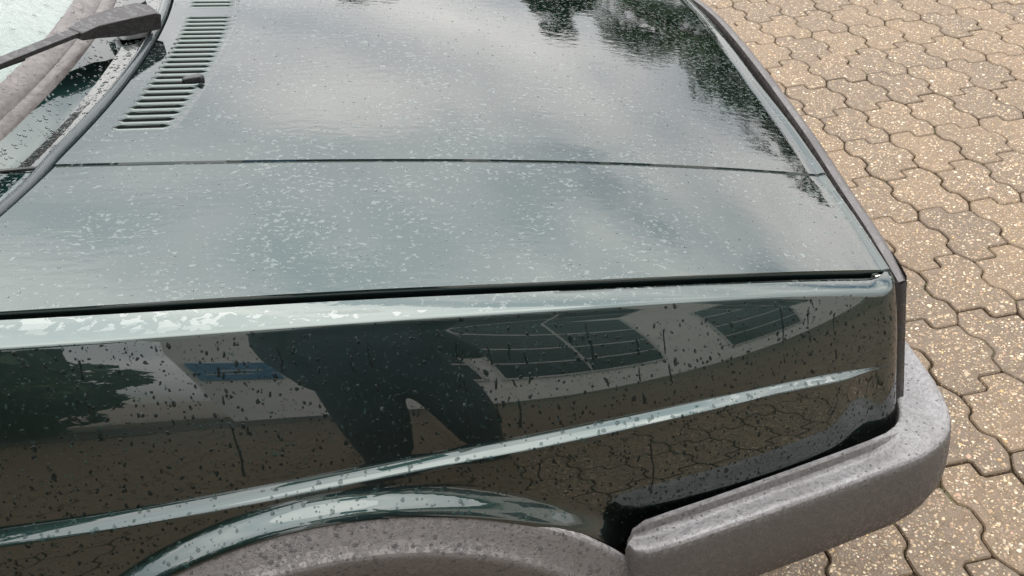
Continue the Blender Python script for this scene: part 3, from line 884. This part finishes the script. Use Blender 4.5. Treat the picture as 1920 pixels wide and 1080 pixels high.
for k in range(7):
    z = .60 + .023 * k
    rows = []
    for y in np.linspace(1.17, 2 * YC - 1.17, 24):
        x = front_x(y) if y < 1.95 else itp(y, [1.95, 2.2], [.664, .64]); rows.append([(x + .013, y, z), (x + .024, y, z), (x + .024, y, z + .011), (x + .013, y, z + .011)])
    grid('grille_slat', rows, BLACK, car, closed=True, sharp=30)

# ---- bumper
def bumper():
    outer = []      # plan path of the outer face, from rear end round the corner to the far side
    side = [(.1920, .7335), (.1955, .7250), (.2110, .7195), (.25, .7225), (.30, .730), (.36, .739), (.42, .748), (.474, .757), (.52, .7655), (.549, .7705), (.575, .7765), (.597, .785), (.615, .796), (.630, .8095), (.641, .826), (.650, .846), (.657, .872), (.662, .905), (.666, .950), (.672, 1.02), (.682, 1.15), (.695, 1.35), (.700, YC)]
    path = side + [(x, 2 * YC - y) for x, y in reversed(side[:-1])]
    P = np.array(path); n = len(P)
    inner_near = [(.1945, .7405), (.2005, .7510), (.2185, .7610), (.25, .766), (.30, .7735), (.36, .7835), (.42, .794), (.474, .8035), (.52, .8125), (.545, .819), (.560, .8265), (.570, .836), (.577, .848), (.583, .862), (.588, .878), (.592, .893), (.597, .915), (.602, .945), (.607, .985), (.615, 1.05), (.625, 1.17), (.635, 1.36), (.64, YC)]
    I = np.array(inner_near + [(x, 2 * YC - y) for x, y in reversed(inner_near[:-1])])
    rows = []
    for i in range(n):
        d = P[min(i + 1, n - 1)] - P[max(i - 1, 0)]; d /= np.linalg.norm(d); nr = np.array([-d[1], d[0]])   # points inward
        k = min(i, n - 1 - i)
        o, q = P[i], I[i]
        ribk = 1.0 if 2 <= k <= 8 else .3 if k < 2 else max(0.0, 1 - (k - 8) / 2.0)
        def at(f, z, ex=0.0): 
            p = q + (o - q) * f + (-nr) * ex; return (p[0], p[1], z)
        zt = .596; corner = min(1.0, max(0.0, (k - 9) / 5.0)); zb = .468 + .020 * corner
        R = [at(-.30, zt - .045), at(-.04, zt - .030), at(0, zt - .004), at(.03, zt + .0005), at(.10, zt + .0012), at(.15, zt - .0015 * ribk - .0003), at(.20, zt - .0095 * ribk - .0012), at(.27, zt - .0130 * ribk - .002), at(.40, zt - .0125 * ribk - .0025), at(.50, zt - .0090 * ribk - .003), at(.66, zt - .0072 * ribk - .004), at(.80, zt - .0062 - .001 * ribk), at(.90, zt - .0088), at(.955, zt - .0125), at(.988, zt - .0195), at(1.0, zt - .030), at(1.0, zt - .050, .0010), at(1.0, zt - .075, .0012), at(1.0, zt - .098, -.001), at(1.0, zb + .006, -.006), at(.86, zb - .003, -.005), at(.4, zb - .008)]
        rows.append(R)
    # rounded rear ends
    def cap(base, sgn):
        out_ = []
        base = np.array(base); c = base[4:18].mean(0)
        for f, dx in ((.10, -.0015), (.30, -.003), (.60, -.004), (.9, -.0045)):
            r = base + (c - base) * np.array([0, f * .9, f * .8]); r[:, 0] += dx; out_.append([tuple(p) for p in r])
        return out_
    a = cap(rows[0], 1); b_ = cap(rows[-1], 1)
    rows = list(reversed(a)) + rows + b_
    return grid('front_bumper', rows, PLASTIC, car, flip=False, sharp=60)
bp = bumper(); bp['label'] = 'scuffed weathered grey plastic bumper wrapping the front corner'
# dark filler between arch trim and bumper, and below the wing
MB().box((.36, .83, .53), (.34, .04, .09), .14).build('bumper_bracket', BAY, car)
MB().box((.215, .80, .545), (.06, .05, .09)).build('splash_guard', BLACK, car)

# ------------------------------------------------------------------ what stands around: seen mirrored in the wet paint
WALL = simple('pale_render', (.86, .83, .78), .85, var=.05, scale=2, bump=.002, bscale=60)
DARKSTRIP = simple('dark_strip', (.06, .05, .045), .8)
FRAME = simple('white_frame', (.60, .59, .57), .5)
BLUE = simple('blue_enamel', (.045, .17, .36), .35, var=.3, scale=14)
ROOFT = simple('dark_roof_tile', (.07, .05, .045), .8)
def make_pane():
    m, t, b = newmat('dark_window_pane'); b.inputs['Base Color'].default_value = (.02, .025, .03, 1); b.inputs['Roughness'].default_value = .08; return m
PANE = make_pane()
HY = -6.5
house = empty('house', (3, HY, 0)); tag(house, 'pale rendered house with dark banded windows, mirrored in the near-side wing', 'house')
MB().box((5.3, HY - 2.2, 3.3), (13.3, 4.4, 6.6)).build('wall', WALL, house)
MB().prism([(HY + .45, 6.45), (HY - 2.2, 8.7), (HY - 4.9, 6.45), (HY - 4.9, 6.3), (HY + .45, 6.3)], 'x', -1.55, 12.2).build('roof', ROOFT, house)
def window(x0, x1, z0, z1, rowsn, colsn=1):
    fr = MB(); t_ = .07
    fr.box(((x0 + x1) / 2, HY + .02, z0 - .03), (x1 - x0 + .1, .10, .06))
    for x in (x0, x1): fr.box((x, HY + .018, (z0 + z1) / 2), (t_, .06, z1 - z0))
    for k in range(rowsn + 1):
        z = z0 + (z1 - z0) * k / rowsn; fr.box(((x0 + x1) / 2, HY + .022, z), (x1 - x0 + .0, .062, .065))
    for k in range(1, colsn):
        x = x0 + (x1 - x0) * k / colsn; fr.box((x, HY + .020, (z0 + z1) / 2), (.06, .058, z1 - z0))
    f = fr.build('window', FRAME, house)
    for k in range(rowsn):
        for j in range(colsn):
            za, zb = z0 + (z1 - z0) * k / rowsn + .035, z0 + (z1 - z0) * (k + 1) / rowsn - .035
            xa, xb = x0 + (x1 - x0) * j / colsn + .03, x0 + (x1 - x0) * (j + 1) / colsn - .03
            MB().box(((xa + xb) / 2, HY + .006, (za + zb) / 2), (xb - xa, .02, zb - za)).build('pane', PANE, f)
window(-.05, 1.02, 1.30, 4.5, 4); window(1.32, 4.7, 1.30, 4.5, 4, 2); window(6.6, 9.2, 1.0, 4.6, 4)
MB().box((-.97, HY + .03, 1.90), (.62, .04, .62)).build('name_board', BLUE, house)
MB().box((-.90, HY + .054, 1.93), (.30, .006, .05)).box((-1.02, HY + .054, 1.80), (.34, .006, .03)).build('board_stripe', FRAME, bpy.data.objects['name_board'])

bed = mesh('ground_strip', [(-5, HY, GROUND_Z + .02), (.1, HY, GROUND_Z + .02), (.1, HY + 1.5, GROUND_Z + .02), (-5, HY + 1.5, GROUND_Z + .02)], [(0, 1, 2, 3)], DARKSTRIP, None, False)  # dark strip on the ground in front of the wall
tag(bed, 'dark strip of ground along the foot of the house', kind='structure')
GRASS = make_leaf('lawn_green', (.03, .06, .012), (.07, .12, .03), 20)
lawn = mesh('lawn', [(-12, -6.2, GROUND_Z + .01), (-2.4, -6.2, GROUND_Z + .01), (-2.4, -4.6, GROUND_Z + .012), (-12, -4.6, GROUND_Z + .012)], [(0, 1, 2, 3)], GRASS, None, False)
tag(lawn, 'strip of short green lawn beside the house', kind='structure')

BARK = simple('bark', (.06, .045, .03), .9, bump=.01, bscale=30)
def foliage(name, centre, radii, count, leaf, mat, parent, seed):
    rg = np.random.default_rng(seed)
    nc = 26; d = rg.normal(size=(nc, 3)); d /= np.linalg.norm(d, axis=1)[:, None]
    cl_ = d * rg.uniform(.35, .95, (nc, 1)) * np.array(radii); cs = rg.uniform(.22, .42, nc) * min(radii)
    ci = rg.integers(0, nc, count); dv = rg.normal(size=(count, 3)); dv /= np.linalg.norm(dv, axis=1)[:, None]
    P = cl_[ci] + dv * (cs[ci] * rg.uniform(.5, 1, count) ** .5)[:, None] + np.array(centre)
    a = rg.normal(size=(count, 3)); a /= np.linalg.norm(a, axis=1)[:, None]; b_ = np.cross(a, rg.normal(size=(count, 3))); b_ /= np.linalg.norm(b_, axis=1)[:, None]
    s_ = leaf * rg.uniform(.6, 1.3, (count, 1))
    V = np.stack([P - a * s_, P + b_ * s_ * .5, P + a * s_, P - b_ * s_ * .5], 1).reshape(-1, 3)
    F = np.arange(count * 4).reshape(-1, 4)
    me = bpy.data.meshes.new(name); me.from_pydata(V.tolist(), [], F.tolist()); me.materials.append(mat)
    o = bpy.data.objects.new(name, me); COL.objects.link(o); return adopt(o, parent)
LEAFS = [make_leaf('leaf_dark', (.014, .036, .008), (.034, .075, .017)), make_leaf('leaf_mid', (.020, .046, .009), (.050, .092, .020)), make_leaf('leaf_olive', (.024, .026, .007), (.05, .046, .013))]
def tree(x, y, h_, r, mat, label, seed, group=None, cat='tree', name='tree'):
    t = empty(name, (x, y, 0)); tag(t, label, cat, group)
    rg = random.Random(seed); mb = MB()
    mb.tube([(x, y, -.05), (x + .05, y, h_ * .25), (x - .04, y + .05, h_ * .55), (x, y, h_ * .85)], [.035 * h_, .026 * h_, .018 * h_, .006 * h_], 8)
    for k in range(6):
        a = rg.uniform(0, 6.28); z = h_ * rg.uniform(.25, .6)
        mb.tube([(x, y, z), (x + .35 * r * math.cos(a), y + .35 * r * math.sin(a), z + .12 * h_), (x + .8 * r * math.cos(a), y + .8 * r * math.sin(a), z + .2 * h_)], [.012 * h_, .008 * h_, .003 * h_], 6)
    mb.build('trunk', BARK, t, True)
    foliage('crown', (x, y, h_ * .60), (r, r, h_ * .42), 11000, .025 * h_ ** .5 + .035, mat, t, seed)
TL = [(-1.6, 24, 7.2, 1.5, 1, 'loose mid-green tree, leftmost of the row beyond the far wing'), (2.4, 23, 7.4, 1.4, 0, 'slim dark tree standing second in the row beyond the far wing'),
      (7.2, 22, 7.4, 1.3, 0, 'dark pointed tree third in the row beyond the far wing'), (9.6, 20.5, 5.6, 2.6, 1, 'broad mid-green tree fourth in the row beyond the far wing'),
      (12.2, 19.5, 6.0, 2.8, 0, 'broad dark tree fifth in the row beyond the far wing'), (14.6, 17.5, 6.2, 2.8, 2, 'olive-tinged tree sixth in the row beyond the far wing'),
      (16.6, 15.2, 6.2, 2.8, 1, 'rounded green tree seventh in the row, off the front corner'), (18.4, 12.2, 6.0, 2.8, 0, 'dark tree eighth in the row, off the front corner'), (19.6, 8.6, 5.2, 2.8, 0, 'low dark tree last in the row, off the nose of the car')]
for k, (x, y, h_, r, mi, lb) in enumerate(TL): tree(x, y, h_, r, LEAFS[mi], lb, 100 + k, 'trees mirrored in the bonnet')
for k, (x, y, h_, r) in enumerate(((-2.85, -6.2, 5.7, 1.35), (-4.3, -6.2, 4.9, 1.9), (-7.0, -6.0, 4.8, 2.2))):
    tree(x, y, h_, r, LEAFS[0], ('dense dark evergreen hard by the house corner', 'tall dark evergreen between two others beside the lawn', 'dark evergreen farthest from the house')[k], 200 + k, 'evergreens beside the house')
    foliage('skirt', (x, y, h_ * .22), (r * 1.05, r * .8, h_ * .26), 8000, .09, LEAFS[0], bpy.data.objects[[o.name for o in COL.objects if o.name.startswith('tree')][-1]], 300 + k)

# ------------------------------------------------------------------ photographer, mirrored in the wing
def make_person():
    px = .005
    pts = {}; E_ = []; rad = {}
    def v(n, p, r): pts[n] = p; rad[n] = r
    v('pelvis', (px, -.50, .96), (.170, .12)); v('waist', (px, -.50, 1.10), (.165, .12)); v('chest', (px, -.49, 1.30), (.18, .13)); v('neckb', (px, -.465, 1.45), (.085, .075))
    v('neck', (px, -.44, 1.51), (.055, .058)); v('jaw', (px, -.405, 1.56), (.062, .075)); v('skull', (px, -.42, 1.655), (.078, .095)); v('crown', (px, -.43, 1.72), (.05, .06)); v('nose', (px, -.305, 1.615), (.012, .016))
    E_ += [('pelvis', 'waist'), ('waist', 'chest'), ('chest', 'neckb'), ('neckb', 'neck'), ('neck', 'jaw'), ('jaw', 'skull'), ('skull', 'crown'), ('skull', 'nose')]
    for s, q in ((-1, 'l'), (1, 'r')):
        v('sh' + q, (px + s * .19, -.47, 1.40), (.075, .075))
        if s > 0:
            v('el' + q, (px + s * .235, -.40, 1.12), (.060, .060)); v('wr' + q, (px + s * .115, -.085, 1.395), (.034, .030)); v('pm' + q, (.085, -.045, 1.425), (.034, .016))
        else:
            v('el' + q, (px + s * .205, -.51, 1.13), (.058, .058)); v('wr' + q, (px + s * .175, -.47, .93), (.040, .038)); v('pm' + q, (px + s * .150, -.455, .87), (.020, .034))
        E_ += [('chest', 'sh' + q), ('sh' + q, 'el' + q), ('el' + q, 'wr' + q), ('wr' + q, 'pm' + q)]
        for k in range(4):
            L_ = (.82, .95, 1.0, .9)[k]; A_, B_, C_ = ('%s%s%d' % (f_, q, k) for f_ in ('fa', 'fb', 'fc'))
            if s > 0:
                z = 1.415 + .019 * k
                v(A_, (.083, -.035, z + .012), (.0095, .0095)); v(B_, (.078, -.012 - .012 * L_, z + .030), (.009, .009)); v(C_, (.078 - .022 * L_, -.008, z + .036), (.008, .008))
            else:
                y = -.475 + .018 * k; x = px - .140
                v(A_, (x, y, .845), (.0095, .0095)); v(B_, (x + .006, y + .004, .845 - .030 * L_), (.009, .009)); v(C_, (x + .020, y + .006, .845 - .055 * L_), (.008, .008))
            E_ += [('pm' + q, A_), (A_, B_), (B_, C_)]
        if s > 0:
            v('ta' + q, (.070, -.050, 1.410), (.012, .012)); v('tb' + q, (.050, -.048, 1.425), (.010, .010))
        else:
            v('ta' + q, (px - .135, -.42, .87), (.012, .012)); v('tb' + q, (px - .130, -.41, .84), (.010, .010))
        E_ += [('pm' + q, 'ta' + q), ('ta' + q, 'tb' + q)]
        v('hp' + q, (px + s * .100, -.50, .86), (.112, .11)); v('kn' + q, (px + s * .115, -.46, .50), (.088, .085)); v('an' + q, (px + s * .125, -.51, .10), (.062, .060)); v('he' + q, (px + s * .135, -.53, .045), (.042, .042)); v('to' + q, (px + s * .155, -.33, .035), (.045, .030))
        E_ += [('pelvis', 'hp' + q), ('hp' + q, 'kn' + q), ('kn' + q, 'an' + q), ('an' + q, 'he' + q), ('an' + q, 'to' + q)]
    names = list(pts); idx = {n: i for i, n in enumerate(names)}
    me = bpy.data.meshes.new('person'); me.from_pydata([pts[n] for n in names], [(idx[a], idx[b_]) for a, b_ in E_], [])
    o = bpy.data.objects.new('person', me); COL.objects.link(o)
    sk = o.modifiers.new('skin', 'SKIN'); sk.use_smooth_shade = True
    for i, n in enumerate(names):
        sv = me.skin_vertices[0].data[i]; sv.radius = rad[n]; sv.use_root = (n == 'pelvis')
    o.modifiers.new('sub', 'SUBSURF').levels = 2
    bpy.context.view_layer.update()
    dg = bpy.context.evaluated_depsgraph_get(); me2 = bpy.data.meshes.new_from_object(o.evaluated_get(dg)); 
    o.modifiers.clear(); o.data = me2; me2.materials.clear()
    SKIN = simple('skin', (.50, .32, .24), .5); JACK = simple('navy_jacket', (.017, .026, .042), .8, var=.3, scale=20); TROU = simple('dark_trousers', (.016, .022, .034), .85, var=.3, scale=20); SHOE = simple('black_shoes', (.015, .014, .014), .5)
    for m in (SKIN, JACK, TROU, SHOE): me2.materials.append(m)
    for p in me2.polygons:
        c = p.center; p.use_smooth = True
        p.material_index = 3 if c.z < .085 else 2 if c.z < .97 else 0 if (c.z > 1.485 and c.y > -.56 and abs(c.x - px) < .12 and c.y < -.25) or c.y > -.095 else 1
    tag(o, 'person in navy jacket and dark trousers holding up a phone, mirrored in the wing', 'person')
    HAIR = simple('dark_hair', (.02, .014, .01), .6)
    rows = []
    for i in range(9):
        t_ = i / 8 * 1.75
        rows.append([(px + .088 * math.sin(t_) * math.cos(a) , -.428 + .106 * math.sin(t_) * math.sin(a) - .012, 1.672 + .092 * math.cos(t_) - (.05 * max(0, -math.sin(a)) * math.sin(t_))) for a in [2 * math.pi * k / 20 for k in range(21)]])
    h = grid('hair', rows, HAIR, None); h.parent = o
make_person()
ph = empty('phone', (0, -.02, CAM_H)); tag(ph, 'black phone held up by the person mirrored in the wing', 'phone')
d = Vector((CAM_R[0][2], CAM_R[1][2], CAM_R[2][2])); rt = Vector((CAM_R[0][0], CAM_R[1][0], CAM_R[2][0])); up_ = rt.cross(d)
c0 = Vector((0, 0, CAM_H)) - d * .022
def slab(name, cx, cy, w_, h_, t_, dz, mat):
    V = []
    for k in (-1, 1):
        for a, b_ in ((-1, -1), (1, -1), (1, 1), (-1, 1)): V.append(tuple(c0 + rt * (cx + a * w_ / 2) + up_ * (cy + b_ * h_ / 2) + d * (dz + k * t_ / 2)))
    o = mesh(name, V, [(3, 2, 1, 0), (4, 5, 6, 7), (0, 1, 5, 4), (1, 2, 6, 5), (2, 3, 7, 6), (3, 0, 4, 7)], mat, ph, False); bevel(o, .002); return o
slab('case', -.05, 0, .155, .074, .008, 0, BLACK); slab('lens', 0, .0, .012, .012, .003, .0055, PANE)

# ------------------------------------------------------------------ rain drops as real beads of water
def bead_cloud():
    V, F, MI = [], [], []
    ring = 8
    def add(objm, count, cond, smin, smax, elong, hfac=.24, power=2.2, mi=0):
        me = objm.data; nv = len(me.vertices); co = np.empty(nv * 3); me.vertices.foreach_get('co', co); co = co.reshape(-1, 3)
        tri = []
        for p in me.polygons:
            v = list(p.vertices)
            for k in range(1, len(v) - 1): tri.append((v[0], v[k], v[k + 1]))
        tri = np.array(tri); A, B, C = co[tri[:, 0]], co[tri[:, 1]], co[tri[:, 2]]
        nn = np.cross(B - A, C - A); ar = np.linalg.norm(nn, axis=1); nn = nn / np.maximum(ar, 1e-12)[:, None]
        cen = (A + B + C) / 3
        if cond(cen, nn).sum() < cond(cen, -nn).sum(): nn = -nn; me.flip_normals()
        ok = cond(cen, nn) & (ar > 1e-12); idx = np.where(ok)[0]
        pr = ar[idx] / ar[idx].sum(); ch = RNG.choice(idx, count, p=pr)
        r1, r2 = np.sqrt(RNG.uniform(0, 1, count)), RNG.uniform(0, 1, count)
        P = A[ch] * (1 - r1)[:, None] + B[ch] * (r1 * (1 - r2))[:, None] + C[ch] * (r1 * r2)[:, None]
        S = smin + (smax - smin) * RNG.uniform(0, 1, count) ** power
        for p, n, s in zip(P, nn[ch], S):
            n = Vector(n); down = Vector((0, 0, -1)) + Vector((RNG.normal(0, .25), RNG.normal(0, .25), 0)); t = down - n * down.dot(n)
            if t.length < .15 or elong < 1.05:
                t = Vector((RNG.normal(), RNG.normal(), RNG.normal())); t = t - n * t.dot(n)
            t.normalize(); b_ = n.cross(t); off = len(V); p = Vector(p)
            e = 1 + (elong - 1) * RNG.uniform(0, 1) ** 1.5; h_ = s * hfac * RNG.uniform(.7, 1.15)
            jit = RNG.uniform(.72, 1.25, ring)
            for rr, hz in ((1.0, -.12), (.84, .70), (.52, .96)):
                for k in range(ring):
                    a = 2 * math.pi * k / ring; ca = math.cos(a); sh = (1 + .25 * ca) if elong > 1.05 else 1
                    q = p + t * (s * e * rr * ca * jit[k]) + b_ * (s * rr * math.sin(a) * jit[k] * sh) + n * (h_ * hz)
                    V.append(tuple(q))
            V.append(tuple(p + n * h_ + t * s * .1))
            for i in range(2):
                for k in range(ring):
                    k2 = (k + 1) % ring; F.append((off + i * ring + k, off + i * ring + k2, off + (i + 1) * ring + k2, off + (i + 1) * ring + k))
            for k in range(ring): F.append((off + 2 * ring + k, off + 2 * ring + (k + 1) % ring, off + 3 * ring))
            MI.extend([mi] * (3 * ring))
    inx = lambda c: (c[:, 0] > -.50) & (c[:, 0] < .62)
    sideok = lambda c, n: inx(c) & (n[:, 1] < -.6) & (c[:, 1] < .90) & (n[:, 2] < .52) & (np.hypot(c[:, 0] - WC[0], c[:, 2] - WC[1]) > WR + .024)
    add(fender, 5200, sideok, .0005, .0019, 2.0, power=3.2, mi=1)
    add(fender, 180, sideok, .0015, .0028, 2.2, mi=1)
    add(fender, 2200, sideok, .0005, .0016, 1.8, power=2.5, mi=3)
    add(fender, 420, lambda c, n: inx(c) & (n[:, 2] > .45) & (n[:, 2] < .93) & (c[:, 2] < .78), .0009, .0030, 1.3, mi=3)
    add(fl_, 1100, lambda c, n: inx(c) & (n[:, 1] < -.3), .0008, .0030, 1.5, mi=2)
    add(bp, 650, lambda c, n: (c[:, 0] < .64) & (c[:, 1] < 1.0) & (n[:, 2] > -.2), .0006, .0020, 1.2, mi=2)
    add(hood, 2200, lambda c, n: (n[:, 2] > .9) & (c[:, 1] < 1.9), .0006, .0018, 1.0, .22)
    add(scuttle, 1100, lambda c, n: (c[:, 1] < 1.8) & (n[:, 2] > .3), .0009, .0030, 1.3, .35)
    add(gas, 700, lambda c, n: (c[:, 1] < 1.8) & (n[:, 2] > .3), .0009, .0032, 1.3)
    add(ws, 1000, lambda c, n: (c[:, 1] < 1.9) & (n[:, 2] > .3), .0010, .0036, 1.6, .35)
    add(cp, 260, lambda c, n: (n[:, 2] > .3) & (c[:, 0] > -.62), .001, .0045, 1.3, .35)
    # runs trickling down the wing side
    rg = np.random.default_rng(11)
    for q in range(22):
        x = rg.uniform(-.45, .53); ln = rg.uniform(.03, .13); prof = fender_col(x)
        side = [(y, z) for y, z in prof if z < ev(PE, x) - .006 and z > ev(PS1, x) + .004] if rg.uniform() < .8 else [(y, z) for y, z in prof if bottom(x) + .05 < z < ev(PS2, x) - .004]
        if len(side) < 4: continue
        side.sort(key=lambda t: -t[1]); zz = np.array([t[1] for t in side]); yy = np.array([t[0] for t in side])
        z0 = zz[0] - rg.uniform(0, .3) * (zz[0] - zz[-1]); z1 = max(zz[-1], z0 - ln); n = 14; off = len(V); ph = rg.uniform(0, 6)
        for k in range(n):
            z = z0 + (z1 - z0) * k / (n - 1); y = float(np.interp(z, zz[::-1], yy[::-1])); xc = x + .0016 * math.sin(ph + k * .55) + .0005 * math.sin(1.7 * k + ph); wd = (.0009 + .0006 * rg.uniform()) * (1 if k < n - 2 else 1.7)
            V.extend([(xc - wd, y, z), (xc - wd * .5, y - .0004, z), (xc + wd * .5, y - .0004, z), (xc + wd, y, z)])
        for k in range(n - 1):
            for m_ in range(3):
                F.append((off + k * 4 + m_, off + (k + 1) * 4 + m_, off + (k + 1) * 4 + m_ + 1, off + k * 4 + m_ + 1)); MI.append(1)
    o = mesh('water_drops', V, F, [WATER, DROP_PAINT, DROP_PLASTIC, DROP_LIP], None, True)
    o.data.polygons.foreach_set('material_index', MI)
    tag(o, 'clear rain drops beaded over the car body', kind='stuff')
bead_cloud()
